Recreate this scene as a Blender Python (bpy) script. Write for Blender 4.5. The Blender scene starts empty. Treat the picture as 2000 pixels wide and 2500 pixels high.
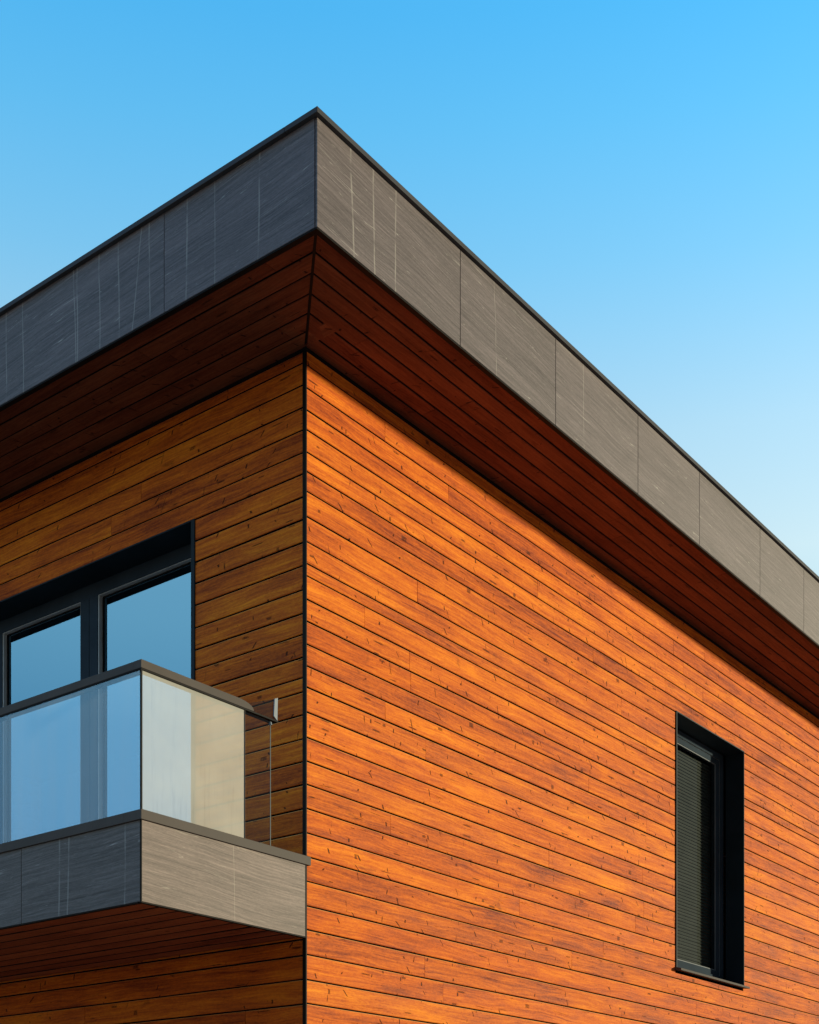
import bpy, bmesh, math, random
from mathutils import Vector
R = random.Random(11)
SC = bpy.context.scene
COL = SC.collection
EYE = 1.7                      # camera height above the ground
D = 0.90                       # roof overhang
ZS = EYE + 6.122               # soffit boards
ZT = EYE + 6.089               # underside of the fascia edge trim
ZC = EYE + 6.795               # underside of the coping
WT = EYE + 6.082               # top of the wall boards
XE, YE = 14.0, 9.0             # house extents

# ------------------------------------------------------------------ materials
class NT:
    def __init__(s, name):
        s.m = bpy.data.materials.new(name); s.m.use_nodes = True
        s.t = s.m.node_tree; s.t.nodes.clear()
        s.out = s.n('ShaderNodeOutputMaterial')
    def n(s, typ, **kw):
        o = s.t.nodes.new(typ)
        for k, v in kw.items(): setattr(o, k, v)
        return o
    def put(s, sock, v):
        if hasattr(v, 'is_output'): s.t.links.new(v, sock)
        elif v is not None: sock.default_value = v
    def math(s, op, a, b=None, c=None, clamp=False):
        o = s.n('ShaderNodeMath', operation=op); o.use_clamp = clamp
        s.put(o.inputs[0], a)
        if b is not None: s.put(o.inputs[1], b)
        if c is not None: s.put(o.inputs[2], c)
        return o.outputs[0]
    def xyz(s, x, y, z=0.0):
        o = s.n('ShaderNodeCombineXYZ')
        for i, v in enumerate((x, y, z)): s.put(o.inputs[i], v)
        return o.outputs[0]
    def noise(s, vec, scale=1.0, detail=3.0, rough=0.55, dist=0.0):
        o = s.n('ShaderNodeTexNoise')
        s.put(o.inputs['Vector'], vec); o.inputs['Scale'].default_value = scale
        o.inputs['Detail'].default_value = detail; o.inputs['Roughness'].default_value = rough
        o.inputs['Distortion'].default_value = dist
        return o.outputs[0]
    def ramp(s, f, stops):
        o = s.n('ShaderNodeValToRGB'); s.put(o.inputs[0], f)
        e = o.color_ramp.elements
        while len(e) < len(stops): e.new(0.5)
        for i, (p, c) in enumerate(stops):
            e[i].position = p; e[i].color = (c[0], c[1], c[2], 1) if hasattr(c, '__len__') else (c, c, c, 1)
        return o.outputs[0]
    def step(s, f, lo, hi):
        o = s.n('ShaderNodeMapRange'); o.interpolation_type = 'SMOOTHSTEP'
        s.put(o.inputs[0], f); o.inputs[1].default_value = lo; o.inputs[2].default_value = hi
        return o.outputs[0]
    def mix(s, f, a, b, mode='MIX'):
        o = s.n('ShaderNodeMix', data_type='RGBA', blend_type=mode)
        s.put(o.inputs[0], f); s.put(o.inputs[6], a); s.put(o.inputs[7], b)
        return o.outputs[2]
    def uv(s):
        o = s.n('ShaderNodeUVMap', uv_map='grain'); q = s.n('ShaderNodeSeparateXYZ')
        s.t.links.new(o.outputs[0], q.inputs[0]); return q.outputs[0], q.outputs[1]
    def attr(s, name):
        o = s.n('ShaderNodeAttribute', attribute_name=name); q = s.n('ShaderNodeSeparateColor')
        s.t.links.new(o.outputs[0], q.inputs[0]); return q.outputs[0], q.outputs[1], q.outputs[2]
    def bump(s, h, strength, dist, nrm=None):
        o = s.n('ShaderNodeBump'); o.inputs['Strength'].default_value = strength
        o.inputs['Distance'].default_value = dist; s.put(o.inputs['Height'], h)
        if nrm is not None: s.put(o.inputs['Normal'], nrm)
        return o.outputs[0]
    def bsdf(s, col, rough, spec=0.5, metal=0.0, nrm=None):
        o = s.n('ShaderNodeBsdfPrincipled')
        s.put(o.inputs['Base Color'], col if hasattr(col, 'is_output') else (*col, 1))
        s.put(o.inputs['Roughness'], rough); o.inputs['Metallic'].default_value = metal
        s.put(o.inputs['Specular IOR Level'], spec)
        if nrm is not None: s.put(o.inputs['Normal'], nrm)
        return o.outputs[0]
    def done(s, sh):
        s.t.links.new(sh, s.out.inputs[0]); return s.m

def dash_mask(g, u, v, seed, au, av, half_u, half_v, keep, slant, many=0.5):
    """short dark checks across the grain: one per Voronoi cell, some cells only"""
    U = g.math('MULTIPLY', u, au); V = g.math('MULTIPLY', v, av)
    vo = g.n('ShaderNodeTexVoronoi'); vo.voronoi_dimensions = '3D'
    vo.inputs['Randomness'].default_value = 0.9; vo.inputs['Scale'].default_value = 1.0
    zz = g.math('MULTIPLY', seed, 40.0)
    g.put(vo.inputs['Vector'], g.xyz(U, V, zz))
    p = g.n('ShaderNodeSeparateXYZ'); g.put(p.inputs[0], vo.outputs['Position'])
    cc = g.n('ShaderNodeSeparateColor'); g.put(cc.inputs[0], vo.outputs['Color'])
    du = g.math('DIVIDE', g.math('SUBTRACT', U, p.outputs[0]), au)
    dv = g.math('DIVIDE', g.math('SUBTRACT', V, p.outputs[1]), av)
    du = g.math('ADD', du, g.math('MULTIPLY', dv, g.math('MULTIPLY', g.math('SUBTRACT', cc.outputs[1], 0.4), slant)))
    wob = g.math('MULTIPLY', g.math('SUBTRACT', g.noise(g.xyz(g.math('MULTIPLY', u, 30), g.math('MULTIPLY', v, 45), zz), 1, 2), 0.5), 0.014)
    du = g.math('ABSOLUTE', g.math('ADD', du, wob)); dv = g.math('ABSOLUTE', dv)
    hu = g.math('MULTIPLY', half_u, g.math('ADD', 0.5, cc.outputs[2]))
    hv = g.math('MULTIPLY', half_v, g.math('ADD', 0.35, cc.outputs[1]))
    a = g.math('SUBTRACT', 1.0, g.math('DIVIDE', du, hu), clamp=True)
    b = g.math('SUBTRACT', 1.0, g.math('DIVIDE', dv, hv), clamp=True)
    m = g.math('MULTIPLY', g.step(a, 0.0, 0.6), g.step(b, 0.0, 0.35))
    return g.math('MULTIPLY', m, g.math('LESS_THAN', cc.outputs[0], g.math('MULTIPLY', keep, g.math('MULTIPLY_ADD', many, 1.5, 0.08))))

def wood_material(name, dark, mid, light, marks=1.0):
    g = NT(name); u, v = g.uv(); tr, tg, tb = g.attr('tint')
    z = g.math('MULTIPLY', tb, 60.0)
    def P(a, b): return g.xyz(g.math('MULTIPLY', u, a), g.math('MULTIPLY', v, b), z)
    warp = g.math('MULTIPLY', g.math('SUBTRACT', g.noise(P(1.1, 5), 1, 2), 0.5), 0.10)
    v2 = g.math('ADD', v, warp)
    def Q(a, b): return g.xyz(g.math('MULTIPLY', u, a), g.math('MULTIPLY', v2, b), z)
    n1 = g.noise(Q(0.9, 26), 1, 6, 0.70)
    n2 = g.noise(Q(4, 110), 1, 4, 0.65)
    n3 = g.noise(P(1.3, 4.5), 1, 4, 0.6)
    n4 = g.noise(P(30, 70), 1, 5, 0.75)
    rings = g.math('SINE', g.math('MULTIPLY', g.math('ADD', v2, g.math('MULTIPLY', g.noise(P(0.7, 3), 1, 2), 0.25)), 210.0))
    f = g.math('MULTIPLY', n1, 0.45)
    f = g.math('MULTIPLY_ADD', n2, 0.30, f); f = g.math('MULTIPLY_ADD', n3, 0.42, f); f = g.math('ADD', f, -0.055)
    f = g.math('MULTIPLY_ADD', n4, 0.28, f); f = g.math('MULTIPLY_ADD', rings, 0.014, f)
    f = g.math('ADD', f, g.math('MULTIPLY', g.math('SUBTRACT', tr, 0.5), 0.12))
    c = g.ramp(f, [(0.475, dark), (0.665, mid), (0.86, light)])
    red = g.mix(1.0, c, (1.0, 0.80, 0.85, 1), 'MULTIPLY')
    c = g.mix(g.math('MULTIPLY', tg, 0.55), c, red)
    # worn dark blotches and weathering smears of their own shape
    st = g.step(g.noise(P(2.2, 9), 1, 5, 0.72, 0.6), 0.585, 0.73)
    c = g.mix(g.math('MULTIPLY', st, 0.42), c, (0.085, 0.022, 0.009, 1))
    # fine drying cracks along the grain
    cr = g.noise(Q(2.6, 95), 1, 3, 0.55)
    cm = g.math('MULTIPLY', g.step(cr, 0.66, 0.72), g.step(g.noise(P(3, 12), 1, 2), 0.5, 0.6))
    # pits
    pit = g.step(g.noise(P(38, 75), 1, 2, 0.5), 0.70, 0.76)
    pit = g.math('MULTIPLY', pit, g.step(g.noise(P(2.5, 8), 1, 3), 0.46, 0.60))
    many = g.math('FRACT', g.math('MULTIPLY_ADD', tr, 7.13, g.math('MULTIPLY', g.noise(P(0.6, 1.5), 1, 2), 1.5)))
    d1 = dash_mask(g, u, v, tb, 2.1, 7.0, 0.0070, 0.050, 0.34 * marks, 0.9, many)
    d2 = dash_mask(g, g.math('ADD', u, 7.31), g.math('ADD', v, 3.77), tb, 3.1, 9.0, 0.009, 0.022, 0.40 * marks, 2.2, many)
    d3 = dash_mask(g, g.math('ADD', u, 3.1), g.math('ADD', v, 5.2), tb, 1.3, 8.0, 0.055, 0.007, 0.40 * marks, 0.0, many)
    kn = dash_mask(g, g.math('ADD', u, 1.9), g.math('ADD', v, 9.1), tb, 1.1, 6.0, 0.030, 0.018, 0.36 * marks, 0.0, many)
    fade = g.step(g.noise(P(4.7, 11), 1, 2), 0.36, 0.60)
    d1 = g.math('MAXIMUM', g.math('MULTIPLY', d1, fade), g.math('MULTIPLY', d3, 0.85))
    ragged = g.step(g.noise(P(60, 60), 1, 3, 0.7), 0.30, 0.48)
    d1 = g.math('MULTIPLY', d1, g.math('MULTIPLY_ADD', ragged, 0.6, 0.4)); kn = g.math('MULTIPLY', kn, ragged)
    dm = g.math('MAXIMUM', g.math('MAXIMUM', d1, d2), g.math('MULTIPLY', cm, 0.75))
    dm = g.math('MAXIMUM', dm, g.math('MAXIMUM', g.math('MULTIPLY', pit, 0.7), g.math('MULTIPLY', kn, 0.8)))
    c = g.mix(g.math('MULTIPLY', dm, 0.86), c, (0.030, 0.010, 0.006, 1))
    # scuffs: pale worn flecks
    sc = g.math('MULTIPLY', g.step(g.noise(P(14, 120), 1, 3, 0.7), 0.66, 0.74), g.step(g.noise(P(2, 10), 1, 3), 0.54, 0.64))
    c = g.mix(g.math('MULTIPLY', sc, 0.35), c, (0.66, 0.33, 0.12, 1))
    h = g.math('MULTIPLY_ADD', n2, 0.5, g.math('MULTIPLY', n1, 0.6))
    h = g.math('SUBTRACT', h, g.math('MULTIPLY', dm, 0.9))
    nr = g.bump(h, 0.65, 0.005)
    ro = g.math('MULTIPLY_ADD', n3, 0.25, 0.44)
    return g.done(g.bsdf(c, ro, 0.04, 0, nr))

def panel_material(name, base, hi, runs):
    """timber-textured cement board: fine combed grain, pale scratches"""
    g = NT(name); u, v = g.uv(); tr, tg, tb = g.attr('tint')
    z = g.math('MULTIPLY', tb, 30.0)
    wv = g.math('MULTIPLY', g.math('SUBTRACT', g.noise(g.xyz(g.math('MULTIPLY', u, 1.1), g.math('MULTIPLY', v, 1.4), z), 1, 2), 0.5), 0.075)
    v2 = g.math('ADD', g.math('ADD', v, g.math('MULTIPLY', u, 0.045)), wv)
    def Q(a, b, k=0.0): return g.xyz(g.math('MULTIPLY', u, a), g.math('MULTIPLY', v2, b), g.math('ADD', z, k))
    n1 = g.noise(Q(1.3, 70), 1, 5, 0.72); n2 = g.noise(Q(5, 150), 1, 3, 0.65)
    n3 = g.noise(Q(0.9, 6), 1, 3, 0.6)
    f = g.math('MULTIPLY_ADD', n2, 0.3, g.math('MULTIPLY', n1, 0.5)); f = g.math('MULTIPLY_ADD', n3, 0.17, f); f = g.math('MULTIPLY_ADD', g.noise(g.xyz(g.math('MULTIPLY', u, 35), g.math('MULTIPLY', v2, 130), z), 1, 3, 0.7), 0.22, f)
    f = g.math('ADD', f, g.math('MULTIPLY_ADD', g.math('SUBTRACT', tr, 0.5), 0.04, -0.02))
    lo = tuple(x * 0.45 for x in base); up = tuple(x * 1.75 for x in base)
    c = g.ramp(f, [(0.43, lo), (0.575, base), (0.74, up)])
    # long pale scratches following the grain
    sN = g.noise(Q(0.55, 19, 5.0), 1, 2, 0.5)
    s1 = g.math('SUBTRACT', 1.0, g.math('DIVIDE', g.math('ABSOLUTE', g.math('SUBTRACT', sN, 0.5)), 0.006), clamp=True)
    s1 = g.math('MULTIPLY', s1, g.step(g.noise(Q(1.7, 14, 9.0), 1, 4, 0.7), 0.50, 0.66))
    sN2 = g.noise(Q(0.9, 33, 15.0), 1, 2, 0.5)
    s3 = g.math('SUBTRACT', 1.0, g.math('DIVIDE', g.math('ABSOLUTE', g.math('SUBTRACT', sN2, 0.5)), 0.009), clamp=True)
    s3 = g.math('MULTIPLY', s3, g.step(g.noise(Q(7, 30, 19.0), 1, 4, 0.8), 0.56, 0.68))
    # thin vertical lime runs at the places where they have dried on this fascia
    ob = g.n('ShaderNodeTexCoord'); q = g.n('ShaderNodeSeparateXYZ'); g.put(q.inputs[0], ob.outputs['Object'])
    wob = g.math('MULTIPLY', g.math('SUBTRACT', g.noise(g.xyz(g.math('MULTIPLY', u, 0.3), g.math('MULTIPLY', v, 1.6), z), 1, 3), 0.5), 0.045)
    nearest = None
    for axis, places in ((1, runs[0]), (0, runs[1])):
        for (p, lean, wd) in places:
            dd = g.math('ADD', g.math('SUBTRACT', q.outputs[axis], p), wob)
            dd = g.math('ADD', dd, g.math('MULTIPLY', g.math('SUBTRACT', q.outputs[2], ZT + 0.35), lean))
            dd = g.math('DIVIDE', g.math('ABSOLUTE', dd), wd * 0.8)
            nearest = dd if nearest is None else g.math('MINIMUM', nearest, dd)
    s2 = g.math('SUBTRACT', 1.0, g.math('MINIMUM', nearest, 1.0))
    s2 = g.math('MULTIPLY', g.step(s2, 0.0, 0.8), g.step(g.noise(g.xyz(g.math('MULTIPLY', u, 3), g.math('MULTIPLY', v, 4.5), z), 1, 4, 0.7), 0.30, 0.60))
    sm = g.math('MAXIMUM', g.math('MULTIPLY', s1, 0.75), g.math('MAXIMUM', g.math('MULTIPLY', s2, 0.34), g.math('MULTIPLY', s3, 0.8)))
    c = g.mix(sm, c, (*hi, 1))
    nr = g.bump(g.math('MULTIPLY_ADD', n2, 0.5, n1), 0.35, 0.003)
    return g.done(g.bsdf(c, 0.62, 0.3, 0, nr))

def metal_material(name, col, rough, spec=0.45, metal=0.0):
    g = NT(name)
    tc = g.n('ShaderNodeTexCoord')
    n = g.noise(tc.outputs['Object'], 3.0, 5, 0.6); b = g.noise(tc.outputs['Object'], 160.0, 2)
    c = g.ramp(n, [(0.3, tuple(x * 0.82 for x in col)), (0.7, tuple(x * 1.15 for x in col))])
    ro = g.math('MULTIPLY_ADD', n, 0.18, rough - 0.09)
    return g.done(g.bsdf(c, ro, spec, metal))

def window_glass(name, refl, tint, dirt=0.0, rc_=(0.93, 0.98, 1.0)):
    g = NT(name)
    tr = g.n('ShaderNodeBsdfTransparent'); tr.inputs[0].default_value = (*tint, 1)
    gl = g.n('ShaderNodeBsdfGlossy'); gl.inputs['Roughness'].default_value = 0.0; gl.inputs[0].default_value = (*rc_, 1)
    tc = g.n('ShaderNodeTexCoord')
    if dirt == 0: g.put(gl.inputs['Normal'], g.bump(g.noise(tc.outputs['Object'], 0.9, 2, 0.4), 0.02, 0.02))
    lw = g.n('ShaderNodeLayerWeight'); lw.inputs[0].default_value = 0.35
    f = g.math('MULTIPLY_ADD', lw.outputs['Fresnel'], 0.30, refl)
    mx = g.n('ShaderNodeMixShader'); g.put(mx.inputs[0], f)
    g.t.links.new(tr.outputs[0], mx.inputs[1]); g.t.links.new(gl.outputs[0], mx.inputs[2])
    sh = mx.outputs[0]
    if dirt > 0:
        q = g.n('ShaderNodeSeparateXYZ'); g.put(q.inputs[0], tc.outputs['Object'])
        df = g.n('ShaderNodeBsdfDiffuse'); df.inputs[0].default_value = (0.8, 0.82, 0.8, 1)
        tl = g.n('ShaderNodeBsdfTranslucent'); tl.inputs[0].default_value = (0.8, 0.82, 0.8, 1)
        ad = g.n('ShaderNodeMixShader'); ad.inputs[0].default_value = 0.35
        g.t.links.new(df.outputs[0], ad.inputs[1]); g.t.links.new(tl.outputs[0], ad.inputs[2])
        w = g.math('ADD', q.outputs[0], q.outputs[1])
        runs = g.noise(g.xyz(g.math('MULTIPLY', w, 26), g.math('MULTIPLY', q.outputs[2], 0.55), 0), 1, 4, 0.7)
        bl = g.noise(g.xyz(g.math('MULTIPLY', w, 1.5), g.math('MULTIPLY', q.outputs[2], 1.2), 3), 1, 3, 0.6)
        k = g.math('MULTIPLY', g.math('MULTIPLY_ADD', g.step(runs, 0.35, 0.75), 0.7, 0.65), g.math('ADD', 0.55, g.math('MULTIPLY', bl, 0.9)))
        m2 = g.n('ShaderNodeMixShader'); g.put(m2.inputs[0], g.math('MULTIPLY', k, dirt))
        g.t.links.new(sh, m2.inputs[1]); g.t.links.new(ad.outputs[0], m2.inputs[2]); sh = m2.outputs[0]
    return g.done(sh)

def frosted_glass(name):
    g = NT(name); tc = g.n('ShaderNodeTexCoord')
    q = g.n('ShaderNodeSeparateXYZ'); g.put(q.inputs[0], tc.outputs['Object'])
    tr = g.n('ShaderNodeBsdfTransparent'); tr.inputs[0].default_value = (0.97, 0.99, 0.99, 1)
    df = g.n('ShaderNodeBsdfDiffuse'); df.inputs[0].default_value = (0.96, 0.955, 0.88, 1)
    runs = g.noise(g.xyz(g.math('MULTIPLY', q.outputs[0], 16), g.math('MULTIPLY', q.outputs[2], 1.1), 0), 1, 5, 0.7)
    bl = g.noise(g.xyz(g.math('MULTIPLY', q.outputs[0], 2), g.math('MULTIPLY', q.outputs[2], 2), 0), 1, 3, 0.6)
    k = g.math('ADD', 0.29, g.math('ADD', g.math('MULTIPLY', g.step(runs, 0.50, 0.8), -0.08), g.math('MULTIPLY', bl, 0.17)))
    mx = g.n('ShaderNodeMixShader'); g.put(mx.inputs[0], k)
    g.t.links.new(tr.outputs[0], mx.inputs[1]); g.t.links.new(df.outputs[0], mx.inputs[2])
    gl = g.n('ShaderNodeBsdfGlossy'); gl.inputs['Roughness'].default_value = 0.03
    m2 = g.n('ShaderNodeMixShader'); m2.inputs[0].default_value = 0.05
    g.t.links.new(mx.outputs[0], m2.inputs[1]); g.t.links.new(gl.outputs[0], m2.inputs[2])
    return g.done(m2.outputs[0])

def ground_material():
    g = NT('paving'); tc = g.n('ShaderNodeTexCoord')
    n = g.noise(tc.outputs['Object'], 0.4, 6, 0.6); m = g.noise(tc.outputs['Object'], 25, 3)
    c = g.ramp(g.math('MULTIPLY_ADD', m, 0.3, g.math('MULTIPLY', n, 0.7)), [(0.3, (0.29, 0.185, 0.11)), (0.7, (0.48, 0.325, 0.205))])
    return g.done(g.bsdf(c, 0.9, 0.2, 0, g.bump(m, 0.4, 0.01)))

RUNS_ROOF = ([(y, l, w) for y, l, w in ((-0.389, 0.02, 0.012), (0.02, 0, 0.006), (0.293, 0.02, 0.013), (0.667, 0.0, 0.011), (0.80, 0.16, 0.009),
              (0.993, 0.0, 0.011), (1.204, 0.0, 0.010), (1.455, 0.015, 0.012), (1.484, -0.02, 0.010), (2.10, 0.0, 0.011), (2.31, 0.01, 0.010), (2.9, 0, 0.01))],
             [(-0.551, 0.06, 0.014), (-0.326, 0.03, 0.013), (-0.092, 0.0, 0.012), (1.12, 0.05, 0.006), (2.42, 0.0, 0.006)])
RUNS_BALC = ([(0.14, 0.0, 0.012), (0.62, 0.02, 0.012), (0.80, 0.0, 0.014), (1.7, 0, 0.012)], [])
M = {}
M['wood'] = wood_material('stained_boards', (0.17, 0.028, 0.014), (0.58, 0.130, 0.016), (0.90, 0.285, 0.021))
M['edge'] = metal_material('edge_highlight_paint', (0.86, 0.40, 0.13), 0.8, 0.05)  # pale tone on top chamfers paints in the light the edges catch
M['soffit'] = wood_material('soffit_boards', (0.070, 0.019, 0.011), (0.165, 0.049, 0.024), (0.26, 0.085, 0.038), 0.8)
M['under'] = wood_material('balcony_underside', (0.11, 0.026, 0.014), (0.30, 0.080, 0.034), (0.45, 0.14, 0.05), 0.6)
M['panel'] = panel_material('cement_panel', (0.113, 0.093, 0.098), (0.52, 0.50, 0.46), RUNS_ROOF)
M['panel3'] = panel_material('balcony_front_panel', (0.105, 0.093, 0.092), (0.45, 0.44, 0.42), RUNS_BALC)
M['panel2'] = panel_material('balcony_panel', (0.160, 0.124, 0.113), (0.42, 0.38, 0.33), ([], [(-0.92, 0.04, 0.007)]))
M['dark'] = metal_material('anthracite_metal', (0.058, 0.060, 0.068), 0.6, 0.08)
M['bronze'] = metal_material('bronze_grey_metal', (0.078, 0.067, 0.062), 0.55, 0.08)
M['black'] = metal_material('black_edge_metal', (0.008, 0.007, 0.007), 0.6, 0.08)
M['liner'] = metal_material('reveal_lining', (0.014, 0.024, 0.033), 0.6, 0.1)
M['frame'] = metal_material('window_frame_metal', (0.038, 0.054, 0.072), 0.85, 0.02)
M['bead'] = metal_material('aluminium_bead', (0.58, 0.58, 0.57), 0.4)
M['steel'] = metal_material('brushed_steel', (0.24, 0.28, 0.32), 0.55, 0.1)
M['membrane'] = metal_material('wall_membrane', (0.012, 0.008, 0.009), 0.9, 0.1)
M['glass'] = window_glass('solar_glass', 0.25, (0.20, 0.27, 0.30), 0.0, (0.24, 0.50, 0.70))
M['darkglass'] = window_glass('dark_glass', 0.025, (0.80, 0.84, 0.82))
M['railglass'] = window_glass('rail_glass', 0.17, (0.92, 0.96, 0.97), 0.09, (0.45, 0.75, 1.0))
M['clearglass'] = window_glass('clear_glass', 0.02, (0.92, 0.95, 0.95))
M['smoke'] = window_glass('smoked_acrylic', 0.04, (0.50, 0.47, 0.43))
M['frost'] = frosted_glass('frosted_glass')
M['sill'] = metal_material('sill_metal', (0.070, 0.062, 0.058), 0.6, 0.06)
M['bead2'] = metal_material('grey_bead', (0.17, 0.19, 0.21), 0.6, 0.08)
M['gedge'] = metal_material('glass_edge_green', (0.16, 0.19, 0.18), 0.4, 0.1)
M['blind'] = metal_material('blind_slat', (0.074, 0.077, 0.069), 0.6, 0.1)
M['inside'] = metal_material('dim_plaster', (0.06, 0.06, 0.06), 0.9, 0.1)
M['roofing'] = metal_material('roof_membrane', (0.12, 0.12, 0.12), 0.8, 0.2)

# ------------------------------------------------------------------ mesh tools
class MB:
    def __init__(s):
        s.bm = bmesh.new(); s.uvl = s.bm.loops.layers.uv.new('grain')
        s.cl = s.bm.loops.layers.float_color.new('tint'); s.mats = []
        s.o = (0.0, 0.0); s.tint = (0.5, 0.5, 0.5, 1)
    def new_board(s, tg=None):
        s.o = (R.uniform(0, 80), R.uniform(0, 80))
        s.tint = (R.random(), R.random() if tg is None else tg, R.random(), 1)
    def face(s, pts, uvs=None, mi=0):
        f = s.bm.faces.new([s.bm.verts.new(p) for p in pts]); f.material_index = mi
        for i, l in enumerate(f.loops):
            a = uvs[i] if uvs else (pts[i][0] + pts[i][1], pts[i][2])
            l[s.uvl].uv = (a[0] + s.o[0], a[1] + s.o[1]); l[s.cl] = s.tint
        return f
    def prism(s, O, A, V, N, sec, a0, a1, mi=0, ek=None, em=None, dark=None):
        """section sec [(v, n)] swept along A from a0(v) to a1(v)"""
        f0 = a0 if callable(a0) else (lambda v: a0); f1 = a1 if callable(a1) else (lambda v: a1)
        def pt(a, q): return O + A * a + V * q[0] + N * q[1]
        k = len(sec)
        flip = (A.cross(V)).dot(N) < 0
        def put(idx, uv, m_=mi):
            if flip: idx = idx[::-1]; uv = uv[::-1]
            s.face(idx, uv, m_)
        for i in range(k):
            q, r = sec[i], sec[(i + 1) % k]
            pts = [pt(f0(q[0]), q), pt(f0(r[0]), r), pt(f1(r[0]), r), pt(f1(q[0]), q)]
            uv = [(f0(q[0]), q[0] + q[1]), (f0(r[0]), r[0] + r[1]), (f1(r[0]), r[0] + r[1]), (f1(q[0]), q[0] + q[1])]
            put(pts, uv, em if i == ek else (dark[1] if dark and i in dark[0] else mi))
        put([pt(f0(q[0]), q) for q in sec][::-1], [(f0(q[0]) + q[1], q[0]) for q in sec][::-1])
        put([pt(f1(q[0]), q) for q in sec], [(f1(q[0]) + q[1], q[0]) for q in sec])
    def box(s, x0, x1, y0, y1, z0, z1, bev=0.0, mi=0):
        if bev <= 0:
            s.prism(Vector((0, 0, 0)), Vector((1, 0, 0)), Vector((0, 1, 0)), Vector((0, 0, 1)),
                    [(y0, z0), (y1, z0), (y1, z1), (y0, z1)][::1], x0, x1, mi)
            return
        b = bmesh.new(); bmesh.ops.create_cube(b, size=1)
        for w in b.verts:
            w.co = Vector(((x0 + x1) / 2 + w.co.x * (x1 - x0), (y0 + y1) / 2 + w.co.y * (y1 - y0), (z0 + z1) / 2 + w.co.z * (z1 - z0)))
        bmesh.ops.bevel(b, geom=b.edges[:], offset=bev, segments=2, affect='EDGES', profile=0.6)
        for f in b.faces:
            n = f.normal
            def uv(p):
                if abs(n.z) > 0.7: return (p.x, p.y)
                return (p.x, p.z) if abs(n.y) > abs(n.x) else (p.y, p.z)
            s.face([w.co.copy() for w in f.verts], [uv(w.co) for w in f.verts], mi)
        b.free()
    def build(s, name, mats, parent=None, smooth=False):
        bmesh.ops.remove_doubles(s.bm, verts=s.bm.verts[:], dist=1e-6)
        bmesh.ops.recalc_face_normals(s.bm, faces=s.bm.faces[:])
        me = bpy.data.meshes.new(name); s.bm.to_mesh(me); s.bm.free()
        for m in (mats if isinstance(mats, list) else [mats]): me.materials.append(m)
        o = bpy.data.objects.new(name, me); COL.objects.link(o)
        if parent is not None: o.parent = parent
        return o

X, Y, Z = Vector((1, 0, 0)), Vector((0, 1, 0)), Vector((0, 0, 1))

def board_rows(mb, O, A, V, N, rows, a0, a1, openings=(), t=0.02, gap=0.0115, ch=0.0042, mi=0,
               jmin=3.2, jmax=6.4, m0=None, m1=None, plain=False, tilt=0.0012, edge=None, groove_shade=None, soft=True):
    """horizontal boards: front faces on the plane N=0, each row cut at openings and butt joints"""
    for (v0, v1) in rows:
        g = gap * R.uniform(0.75, 1.3)
        lo, hi = v0 + g / 2, v1 - g / 2
        cuts = sorted({lo, hi} | {q for op in openings for q in (op[2], op[3]) if lo + 1e-4 < q < hi - 1e-4})
        joints = []
        p = a0 + R.uniform(0.5, jmax)
        while p < a1 - 0.4:
            joints.append(p); p += R.uniform(jmin, jmax)
        if plain: joints = []
        ed = [a0] + joints + [a1]
        tiles = [(ed[i] + (0.002 if i else 0), ed[i + 1] - (0.002 if i < len(ed) - 2 else 0)) for i in range(len(ed) - 1)]
        rt, rg = R.random(), R.random()
        for (s0, s1) in tiles:
            mb.new_board(); mb.tint = (0.72 * rt + 0.28 * mb.tint[0], 0.7 * rg + 0.3 * mb.tint[1], mb.tint[2], 1); d0, d1 = (R.uniform(-tilt, tilt), R.uniform(-tilt, tilt)) if not plain else (0, 0)
            for c0, c1 in zip(cuts[:-1], cuts[1:]):
                mid = (c0 + c1) / 2
                segs = [(s0, s1)]
                for op in openings:
                    if op[2] < mid < op[3]:
                        nx = []
                        for (p0, p1) in segs:
                            if op[1] <= p0 or op[0] >= p1: nx.append((p0, p1)); continue
                            if op[0] > p0: nx.append((p0, op[0]))
                            if op[1] < p1: nx.append((op[1], p1))
                        segs = nx
                for (p0, p1) in segs:
                    if p1 - p0 < 0.004: continue
                    def nn(v): return d0 + (d1 - d0) * (v - lo) / max(hi - lo, 1e-6)
                    e0 = ch if abs(c0 - lo) < 1e-6 and not plain else 0.0
                    e1 = ch if abs(c1 - hi) < 1e-6 and not plain else 0.0
                    sec = [(c0, -t)]
                    if e0: sec += [(c0, nn(c0) - e0), (c0 + e0, nn(c0))]
                    else: sec += [(c0, nn(c0))]
                    if e1: sec += [(c1 - e1, nn(c1)), (c1, nn(c1) - e1)]
                    else: sec += [(c1, nn(c1))]
                    sec += [(c1, -t)]
                    b0 = m0 if (m0 and p0 == a0) else p0
                    b1 = m1 if (m1 and p1 == a1) else p1
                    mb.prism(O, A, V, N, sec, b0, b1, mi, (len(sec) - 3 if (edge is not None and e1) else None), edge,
                             None if groove_shade is None else (((0, len(sec) - 2) if soft else (0, 1, len(sec) - 3, len(sec) - 2)), groove_shade))  # gap sides get a black material, standing in for shade between the boards

def empty(name, loc=(0, 0, 0)):
    o = bpy.data.objects.new(name, None); o.location = loc; COL.objects.link(o); return o

def rows_from_px(ys, top, bottom):
    zs = [top] + [EYE + (2900 - y) / 336.4 for y in ys]
    z = zs[-1]
    while z - 0.172 > bottom:
        z -= R.uniform(0.165, 0.178); zs.append(z)
    zs.append(bottom)
    return [(zs[i + 1], zs[i]) for i in range(len(zs) - 1)]

# ------------------------------------------------------------------ the house
house = empty('house')
house['label'] = 'two storey house clad in orange stained timber boards under a flat roof with grey fascia'
house['category'] = 'house'

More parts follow.
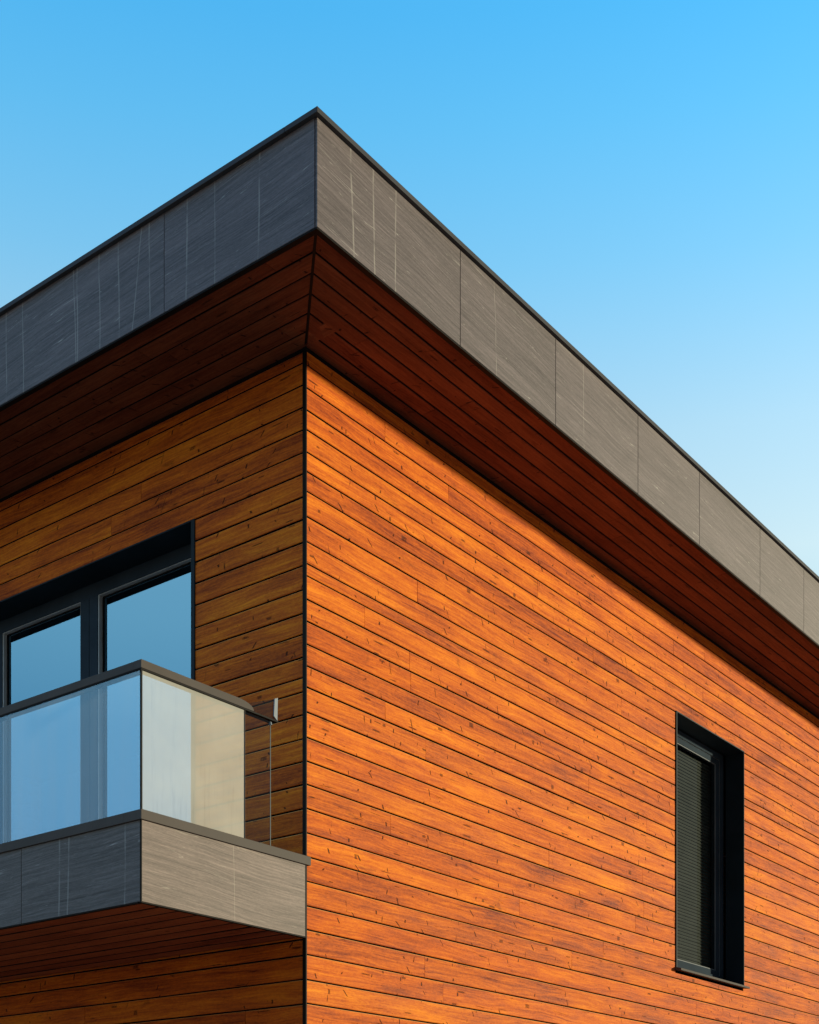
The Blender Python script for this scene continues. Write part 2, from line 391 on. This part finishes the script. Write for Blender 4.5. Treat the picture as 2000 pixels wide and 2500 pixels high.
# openings
WY0, WY1, WZ0, WZ1 = 1.150, 5.40, EYE + 2.335, EYE + 5.196        # balcony window, in the shaded wall
VX0, VX1, VZ0, VZ1 = 5.866, 7.596, EYE + 2.285, EYE + 5.072        # narrow window, in the sunlit wall

right_px = [887.7, 944.2, 998.2, 1047, 1101, 1149, 1197, 1259, 1320, 1374.4, 1403.6, 1461, 1514.7, 1571, 1624, 1676, 1737,
            1798.8, 1857, 1913.7, 1973, 2032, 2090.8, 2150.5, 2210.7, 2269, 2330, 2391, 2449.6, 2508]
left_px = [881.9, 935.5, 990, 1045.5, 1101, 1153, 1210, 1265, 1321, 1378.3, 1436.4, 1495, 1546, 1602, 1652, 1686.4, 1743,
           1801.7, 1857, 1914, 1973, 2031.6, 2089, 2112, 2172, 2234, 2292, 2332, 2390, 2450.7, 2509]
wr = MB()
board_rows(wr, Vector((0, 0, 0)), X, Z, -Y, rows_from_px(right_px, WT, 0.15), 0.006, XE, [(VX0, VX1, VZ0, VZ1)], edge=2, groove_shade=1)
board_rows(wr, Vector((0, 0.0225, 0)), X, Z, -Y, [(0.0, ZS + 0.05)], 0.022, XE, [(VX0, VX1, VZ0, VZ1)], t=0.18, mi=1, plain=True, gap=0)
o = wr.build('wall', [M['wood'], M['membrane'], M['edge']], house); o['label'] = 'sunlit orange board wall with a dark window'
wl = MB()
board_rows(wl, Vector((0, 0, 0)), Y, Z, -X, rows_from_px(left_px, WT, 0.15), 0.029, YE, [(WY0, WY1, WZ0, WZ1)], edge=2, groove_shade=1)
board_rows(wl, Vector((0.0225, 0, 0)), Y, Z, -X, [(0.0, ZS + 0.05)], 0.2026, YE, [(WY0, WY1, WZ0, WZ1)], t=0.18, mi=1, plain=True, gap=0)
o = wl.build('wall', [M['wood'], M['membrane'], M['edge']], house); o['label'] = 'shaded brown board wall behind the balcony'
wb = MB()
board_rows(wb, Vector((XE, 0, 0)), Y, Z, X, [(0.15 + 0.16 * i, 0.31 + 0.16 * i) for i in range(47)], 0.21, YE, t=0.2)
board_rows(wb, Vector((0, YE, 0)), X, Z, Y, [(0.15 + 0.16 * i, 0.31 + 0.16 * i) for i in range(47)], 0.21, XE, t=0.2)
wb.build('wall', M['wood'], house)
ci = MB()
ci.box(0.205, XE - 0.21, 0.205, YE - 0.21, EYE + 2.05, EYE + 2.25); ci.box(0.205, XE - 0.21, 0.205, YE - 0.21, EYE + 5.55, EYE + 5.70)
ci.box(4.4, 4.52, 0.21, YE - 0.22, EYE + 2.252, EYE + 5.548)
ci.build('interior', M['inside'], house)
ct = MB()
ct.box(-0.008, 0.005, -0.007, 0.027, 0.05, WT + 0.022, 0.002)
ct.build('corner_trim', M['black'], house)

# ---- roof
roof = MB(); roof.box(-D + 0.06, XE + D - 0.06, -D + 0.06, YE + D - 0.06, ZS + 0.03, ZC - 0.005)
roof = roof.build('roof', M['roofing'], house)
cp = MB(); ov = 0.03
cp.box(-D - ov, XE + D, -D - ov, -D + 0.25, ZC, ZC + 0.035, 0.003)
cp.box(-D - ov, -D + 0.25, -D + 0.252, YE + D, ZC, ZC + 0.035, 0.003)
cp.build('coping', M['dark'], roof)
# fascia panels along the sunlit side, then along the shaded side
TH = 0.016
def fascia(parent, axis, a0, a1, off, z0, z1, mat, streak, name='fascia_panel'):
    m = MB(); m.new_board(streak)
    if axis == 'x': m.box(a0, a1, off, off + TH, z0, z1, 0.0012)
    else: m.box(off, off + TH, a0, a1, z0, z1, 0.0012)
    return m.build(name, mat, parent)
ed = [-D, 0.667, 1.981, 3.357, 4.575, 5.984, 7.161, 8.45, 9.8, 11.1, 12.4, 13.7, XE + D]
for i in range(len(ed) - 1):
    fascia(roof, 'x', ed[i] + (0.0035 if i else 0.004), ed[i + 1] - 0.0035, -D, ZT + 0.012, ZC - 0.001, M['panel'], 0.30 if i == 0 else 0.10)
ed = [-D, 0.516, 2.62, 4.1, 5.6, 7.1, 8.6, YE + D]
for i in range(len(ed) - 1):
    fascia(roof, 'y', ed[i] + (0.0025 if i else 0.020), ed[i + 1] - 0.0025, -D, ZT + 0.012, ZC - 0.001, M['panel'], 0.85 if i == 1 else 0.5)
tm = MB()
tm.box(-D + 0.004, XE + D, -D + 0.003, -D + 0.045, ZT, ZT + 0.0115, 0.002); tm.box(-D + 0.003, -D + 0.045, -D + 0.0455, YE + D, ZT, ZT + 0.0115, 0.002)
tm.box(-D + 0.02, XE + D, -D + 0.0175, -D + 0.0395, ZT + 0.0125, ZS + 0.03); tm.box(-D + 0.0175, -D + 0.0395, -D + 0.040, YE + D, ZT + 0.0125, ZS + 0.03)
tm.build('edge_trim', M['black'], roof)
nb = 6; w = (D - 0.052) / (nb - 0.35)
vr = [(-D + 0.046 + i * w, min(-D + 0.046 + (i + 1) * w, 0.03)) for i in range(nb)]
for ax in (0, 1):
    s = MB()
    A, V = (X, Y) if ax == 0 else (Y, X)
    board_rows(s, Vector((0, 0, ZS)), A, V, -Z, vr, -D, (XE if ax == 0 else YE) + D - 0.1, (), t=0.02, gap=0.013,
               m0=lambda v: v + 0.013, jmin=1.8, jmax=4.0, groove_shade=1)
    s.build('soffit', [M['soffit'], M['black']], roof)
sb = MB(); sb.box(-D + 0.05, XE + D - 0.1, -D + 0.05, YE + D - 0.1, ZS + 0.0215, ZS + 0.029)
sb.build('soffit_backing', M['membrane'], roof)
ms = MB()
q = 0.012 / math.sqrt(2)
ms.prism(Vector((0, 0, ZS)), Vector((1, 1, 0)).normalized(), Vector((1, -1, 0)).normalized(), -Z,
         [(-0.010, -0.02), (-0.010, 0.001), (0.010, 0.001), (0.010, -0.02)], -(D - 0.05) * math.sqrt(2), 0.0)
ms.build('mitre_strip', M['black'], roof)

# ---- balcony
BX, BY = -1.575, -0.012
ZB0, ZB1 = EYE + 1.812, EYE + 2.338
BYE = 5.6
bc = MB(); bc.box(BX + 0.02, -0.001, BY + 0.02, BYE, ZB0 + 0.03, ZB1 - 0.005)
balc = bc.build('balcony', M['membrane'], house)
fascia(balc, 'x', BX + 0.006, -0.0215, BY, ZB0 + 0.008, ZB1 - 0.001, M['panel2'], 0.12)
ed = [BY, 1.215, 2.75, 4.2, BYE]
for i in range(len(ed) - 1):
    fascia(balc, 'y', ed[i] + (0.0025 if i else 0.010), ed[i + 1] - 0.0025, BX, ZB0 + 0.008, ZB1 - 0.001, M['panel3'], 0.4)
et = MB()
et.box(BX - 0.003, BX + 0.0055, BY - 0.003, BY + 0.0095, ZB0, ZB1 - 0.0008, 0.001)
et.box(BX + 0.0058, -0.0215, BY + 0.001, BY + 0.03, ZB0 - 0.001, ZB0 + 0.007, 0.001); et.box(BX + 0.001, BX + 0.03, BY + 0.0302, BYE, ZB0 - 0.001, ZB0 + 0.007, 0.001)
et.box(-0.021, -0.0085, BY - 0.001, BY + 0.03, ZB0 - 0.001, ZB1 - 0.0008, 0.001)
et.build('edge_trim', M['black'], balc)
fc = MB()
zt = EYE + 2.401
fc.box(BX - 0.013, 0.024, BY - 0.016, BY + 0.15, ZB1, zt, 0.002); fc.box(BX - 0.013, BX + 0.15, BY + 0.1505, BYE, ZB1, zt, 0.002)
fc.box(BX + 0.151, -0.003, BY + 0.151, BYE, ZB1, zt - 0.012)
fc.build('floor_cap', M['bronze'], balc)
bs = MB()
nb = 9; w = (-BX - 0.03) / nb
board_rows(bs, Vector((0, 0, ZB0 + 0.010)), Y, X, -Z, [(BX + 0.03 + i * w, BX + 0.03 + (i + 1) * w) for i in range(nb)], BY + 0.032, BYE, (), t=0.018, gap=0.016, groove_shade=1, soft=False)
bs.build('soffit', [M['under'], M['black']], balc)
# glass balustrade
gx0, gx1, gz0, gz1 = BX + 0.002, BX + 0.013, zt - 0.02, EYE + 3.318
def pane(name, mat, parent, *b, bev=0.0):
    m = MB(); m.box(*b, bev); return m.build(name, mat, parent)
def sheet(name, mat, parent, pts):
    m = MB(); m.face([Vector(p) for p in pts]); return m.build(name, mat, parent)
sheet('glass_panel', M['railglass'], balc, [(gx0 + 0.005, 0.003, zt + 0.001), (gx0 + 0.005, BYE - 0.02, zt + 0.001), (gx0 + 0.005, BYE - 0.02, gz1), (gx0 + 0.005, 0.003, gz1)])
sheet('glass_panel', M['frost'], balc, [(gx1 + 0.002, 0.0, zt + 0.001), (-0.634, 0.0, zt + 0.001), (-0.634, 0.0, gz1 - 0.02), (gx1 + 0.002, 0.0, gz1 - 0.02)])
sheet('glass_panel', M['clearglass'], balc, [(-0.630, 0.0, zt + 0.001), (-0.376, 0.0, zt + 0.001), (-0.376, 0.0, EYE + 3.285), (-0.630, 0.0, EYE + 3.285)])
pane('glass_edge', M['gedge'], balc, -0.3755, -0.3725, -0.003, 0.003, zt + 0.001, EYE + 3.284)
pane('glass_edge', M['bronze'], balc, -0.6335, -0.6305, -0.005, 0.005, zt + 0.001, EYE + 3.296)
pane('corner_joint', M['black'], balc, gx0 + 0.0005, gx1 + 0.001, -0.0085, 0.0025, zt + 0.0005, gz1)
# handrail: front run, and a side run whose end is cut in a curve
RT, RH, RW = EYE + 3.357, 0.052, 0.07
hr = MB()
hr.box(BX + 0.001, BX + RW, BY + 0.001 + RW, BYE, RT - RH, RT, 0.002)
prof = [(BX + 0.001, RT - RH), (-0.552, RT - RH)]
for i in range(9):
    a = math.pi / 2 * i / 8
    prof.append((-0.70 + 0.148 * math.cos(a), RT - RH + 0.004 + (RH - 0.004) * math.sin(a)))
prof.append((BX + 0.001, RT))
hr.prism(Vector((0, 0, 0)), Y, X, Z, prof, BY, BY + RW + 0.0005)
hr.build('handrail', M['bronze'], balc)
rc = MB()
rc.box(BX + 0.003, -0.303, BY + 0.002, BY + RW - 0.002, RT - RH - 0.012, RT - RH - 0.0005, 0.001)
rc.box(BX + 0.003, BX + RW - 0.002, BY + RW - 0.0018, BYE, RT - RH - 0.012, RT - RH - 0.0005, 0.001)
rc.build('rail_channel', M['black'], balc)
# bracket: smoked wedge, steel plate, stud
wd = MB(); wd.face([Vector((-0.66, 0.006, RT - 0.030)), Vector((-0.55, 0.006, RT - RH + 0.0)), Vector((-0.304, 0.006, RT - RH + 0.0)), Vector((-0.304, 0.006, EYE + 3.466))])
wd.build('bracket_web', M['smoke'], balc)
bp = MB(); bp.prism(Vector((0, 0, 0)), Y, X, Z, [(-0.343, RT - RH + 0.025), (-0.308, RT - RH), (-0.303, EYE + 3.468), (-0.334, EYE + 3.455)], -0.006, 0.004)
bp.build('bracket_plate', M['steel'], balc)
sd = MB(); b = bmesh.new(); bmesh.ops.create_cone(b, cap_ends=True, segments=16, radius1=0.012, radius2=0.008, depth=0.02)
for f in b.faces: sd.face([w_.co + Vector((-0.373, 0.0, RT - RH - 0.036)) for w_ in f.verts])
b.free(); sd.build('glass_stud', M['steel'], balc)

# ---- windows
def ring(m, plane, a0, a1, z0, z1, wl_, wr_, wb_, wt_, d0, d1, bev=0.0, mi=0):
    """rectangular frame in the plane x ('x') or y ('y') between depths d0 and d1"""
    def bx(p0, p1, q0, q1):
        if plane == 'x': m.box(d0, d1, p0, p1, q0, q1, bev, mi)
        else: m.box(p0, p1, d0, d1, q0, q1, bev, mi)
    if wb_: bx(a0, a1, z0, z0 + wb_)
    if wt_: bx(a0, a1, z1 - wt_, z1)
    if wl_: bx(a0, a0 + wl_, z0 + wb_, z1 - wt_)
    if wr_: bx(a1 - wr_, a1, z0 + wb_, z1 - wt_)
e = 0.0006
win = MB(); ring(win, 'x', WY0 + e, WY1 - e, WZ0 + 0.07, WZ1 - e, 0.040, 0.03, 0.02, 0.012, -0.010, 0.245, 0.0015)
win = win.build('window', M['liner'], house); win['label'] = 'wide balcony window with tall panes reflecting blue sky'
fr = MB()
FX = 0.250
ring(fr, 'x', WY0 + 0.003, WY1 - 0.003, WZ0 + 0.07, WZ1 - 0.003, 0.135, 0.125, 0.10, 0.118, FX, FX + 0.10, 0.003)
gt = WZ1 - 0.121; gb = WZ0 + 0.17
fr.box(FX, FX + 0.10, 2.612, 2.722, gb, gt, 0.003); fr.box(FX, FX + 0.10, 2.7265, 2.842, gb, gt, 0.003); fr.box(FX + 0.02, FX + 0.09, 2.7222, 2.7263, gb, gt)
fr.box(FX, FX + 0.10, 3.947, 4.056, gb, gt, 0.003); fr.box(FX, FX + 0.10, 4.0605, 4.172, gb, gt, 0.003); fr.box(FX + 0.02, FX + 0.09, 4.0562, 4.0603, gb, gt)
fr.build('frame', M['frame'], win)
for (y0, y1) in ((WY0 + 0.138, 2.612), (2.842, 3.947), (4.172, WY1 - 0.128)):
    GX = FX + 0.048
    bd = MB(); ring(bd, 'x', y0 + e, y1 - e, gb + e, gt - e, 0.007, 0.010, 0.010, 0.004, FX + 0.006, FX + 0.09, 0.001)
    bd.build('glazing_bead', M['bead'], win)
    sheet('pane', M['glass'], win, [(GX, y0, gb), (GX, y1, gb), (GX, y1, gt), (GX, y0, gt)])
    gk = MB(); ring(gk, 'x', y0 + 0.012, y1 - 0.014, gb + 0.014, gt - 0.008, 0.014, 0.014, 0.014, 0.010, GX - 0.006, GX - 0.0005)
    gk.build('gasket', M['black'], win)
    sp = MB(); ring(sp, 'x', y0 + 0.04, y1 - 0.062, gb + 0.05, gt - 0.03, 0.003, 0.003, 0.003, 0.003, GX - 0.002, GX - 0.0005)
    sp.build('spacer_bar', M['black'], win)

win2 = MB()
ring(win2, 'y', VX0 + e, VX1 - e, VZ0 + 0.05, VZ1 - e, 0.020, 0.012, 0.001, 0.012, -0.014, 0.215, 0.0015)
win2 = win2.build('window', M['liner'], house); win2['label'] = 'narrow dark window in the sunlit wall'
FY = 0.216
fr = MB()
ring(fr, 'y', VX0 + 0.002, VX1 - 0.002, VZ0 + 0.11, VZ1 - 0.002, 0.09, 0.085, 0.07, 0.075, FY + 0.03, FY + 0.10, 0.003)
fr.build('frame', M['frame'], win2)
sa = MB(); x0, x1, z0, z1 = VX0 + 0.094, VX1 - 0.089, VZ0 + 0.182, VZ1 - 0.079
ring(sa, 'y', x0, x1, z0, z1, 0.085, 0.085, 0.06, 0.06, FY + 0.045, FY + 0.105, 0.003); sa.build('sash', M['frame'], win2)
bd = MB(); ring(bd, 'y', x0 + 0.085, x1 - 0.085, z0 + 0.06, z1 - 0.06, 0.012, 0.012, 0.010, 0.010, FY + 0.05, FY + 0.06, 0.001)
ring(bd, 'y', x0 - 0.0035, x1 + 0.0035, z0 - 0.003, z1 + 0.003, 0.003, 0.003, 0.003, 0.003, FY + 0.040, FY + 0.05)
bd.build('glazing_bead', M['bead2'], win2)
GY = FY + 0.066
sheet('pane', M['darkglass'], win2, [(x0 + 0.08, GY, z0 + 0.05), (x1 - 0.08, GY, z0 + 0.05), (x1 - 0.08, GY, z1 - 0.05), (x0 + 0.08, GY, z1 - 0.05)])
bl = MB(); zz = z0 + 0.07
while zz < z1 - 0.07:
    k = R.uniform(-0.004, 0.004)
    bl.prism(Vector((0, GY + 0.06, zz)), X, Y, Z, [(-0.005, -0.0190), (0.0015 + k * 0.3, 0.0), (0.006, 0.0185), (0.0072, 0.0190), (0.003 + k * 0.3, 0.0005), (-0.0036, -0.0185)], x0 + 0.04, x1 - 0.04)
    zz += 0.037
bl.build('blind', M['blind'], win2)
si = MB()
si.prism(Vector((0, 0, 0)), X, Y, Z, [(-0.075, VZ0 + 0.022), (-0.075, VZ0 + 0.044), (FY + 0.03, VZ0 + 0.125), (FY + 0.03, VZ0 + 0.105), (0.0, VZ0 + 0.030)], VX0 - 0.012, VX1 + 0.012)
si.build('sill', M['sill'], win2)

# ------------------------------------------------------------------ ground
gm = MB(); gm.face([Vector((-3000, -3000, 0)), Vector((3000, -3000, 0)), Vector((3000, 3000, 0)), Vector((-3000, 3000, 0))])
gr = gm.build('ground', ground_material()); gr['kind'] = 'structure'

# ------------------------------------------------------------------ light
SKY_AWAY = (0.20, 0.17, 0.16)
SKY_RAMP = [(p, tuple(x / 4.0 for x in c)) for p, c in (
    (0.0, (0.34, 0.28, 0.32)), (0.20, (0.55, 0.50, 0.52)), (0.31, (0.95, 0.86, 0.74)), (0.375, (1.70, 1.32, 0.98)), (0.41, (2.02, 1.50, 1.08)),
    (0.477, (1.74, 1.56, 1.25)), (0.555, (1.04, 1.54, 1.47)), (0.61, (0.68, 1.52, 1.60)), (0.65, (0.48, 1.47, 1.68)),
    (0.72, (0.55, 1.47, 1.75)), (0.86, (2.6, 2.45, 3.1)), (1.0, (3.5, 3.0, 3.7)))]
SUN_AZ, SUN_EL = 48.0, 6.3                     # degrees off the sunlit wall's normal (towards +X), elevation
ce = math.cos(math.radians(SUN_EL))
sv = Vector((math.sin(math.radians(SUN_AZ)) * ce, -math.cos(math.radians(SUN_AZ)) * ce, math.sin(math.radians(SUN_EL))))
ld = bpy.data.lights.new('sun', 'SUN'); ld.energy = 2.0; ld.angle = math.radians(3.0); ld.color = (1.0, 0.905, 0.63)
lo = bpy.data.objects.new('sun', ld); COL.objects.link(lo); lo.rotation_euler = sv.to_track_quat('Z', 'Y').to_euler()
wd_ = bpy.data.worlds.new('World'); SC.world = wd_; wd_.use_nodes = True
nt = wd_.node_tree; nt.nodes.clear()
sky = nt.nodes.new('ShaderNodeTexSky'); sky.sky_type = 'NISHITA'; sky.sun_disc = False
sky.sun_elevation = math.radians(SUN_EL); sky.sun_rotation = math.atan2(sv.x, sv.y)
sky.air_density = 1.0; sky.dust_density = 0.1; sky.ozone_density = 2.0
bg = nt.nodes.new('ShaderNodeBackground'); bg.inputs[1].default_value = 0.15
ow = nt.nodes.new('ShaderNodeOutputWorld')
tcw = nt.nodes.new('ShaderNodeTexCoord'); sx = nt.nodes.new('ShaderNodeSeparateXYZ'); nt.links.new(tcw.outputs['Generated'], sx.inputs[0])
# clear-day sky tint on Nishita; unseen zenith brightened, low sky dimmed to shape light
rp = nt.nodes.new('ShaderNodeValToRGB'); nt.links.new(sx.outputs[2], rp.inputs[0])
for i, (p, c) in enumerate(SKY_RAMP):
    if i > 1: rp.color_ramp.elements.new(p)
for i, (p, c) in enumerate(SKY_RAMP):
    rp.color_ramp.elements[i].position = p; rp.color_ramp.elements[i].color = (*c, 1)
mm = nt.nodes.new('ShaderNodeVectorMath'); mm.operation = 'MULTIPLY'
nt.links.new(sky.outputs[0], mm.inputs[0]); nt.links.new(rp.outputs[0], mm.inputs[1])
mg = nt.nodes.new('ShaderNodeVectorMath'); mg.operation = 'SCALE'; mg.inputs['Scale'].default_value = 4.35
# the unseen sky behind the viewer is dimmed to weaken its fill light
ra = nt.nodes.new('ShaderNodeMapRange'); ra.interpolation_type = 'SMOOTHSTEP'; dt = nt.nodes.new('ShaderNodeVectorMath'); dt.operation = 'DOT_PRODUCT'; nt.links.new(tcw.outputs['Generated'], dt.inputs[0])
dt.inputs[1].default_value = (-0.15, 0.99, 0.0); nt.links.new(dt.outputs['Value'], ra.inputs[0])
ra.inputs[1].default_value = -0.40; ra.inputs[2].default_value = 0.20
rb = nt.nodes.new('ShaderNodeMix'); rb.data_type = 'RGBA'; nt.links.new(ra.outputs[0], rb.inputs[0])
rb.inputs[6].default_value = (*SKY_AWAY, 1); rb.inputs[7].default_value = (1, 1, 1, 1)
mz = nt.nodes.new('ShaderNodeVectorMath'); mz.operation = 'MULTIPLY'
nt.links.new(mm.outputs[0], mz.inputs[0]); nt.links.new(rb.outputs[2], mz.inputs[1])
nt.links.new(mz.outputs[0], mg.inputs[0])
nt.links.new(mg.outputs[0], bg.inputs[0]); nt.links.new(bg.outputs[0], ow.inputs[0])

# ------------------------------------------------------------------ camera
cam = bpy.data.cameras.new('camera'); co = bpy.data.objects.new('camera', cam); COL.objects.link(co)
co.location = (-7.4648, -6.6964, EYE)
co.rotation_euler = (math.pi / 2, 0, -math.atan2(0.79236, 0.61005))
cam.sensor_fit = 'HORIZONTAL'; cam.sensor_width = 36; cam.lens = 3364 / 2000 * 36
cam.shift_y = (2900 - 1250) / 2000
cam.clip_start = 0.05; cam.clip_end = 6000
SC.camera = co
SC.view_settings.view_transform = 'Standard'; SC.view_settings.look = 'None'
SC.view_settings.exposure = 1.38; SC.view_settings.gamma = 1.0
SC.cycles.max_bounces = 8; SC.cycles.transparent_max_bounces = 16
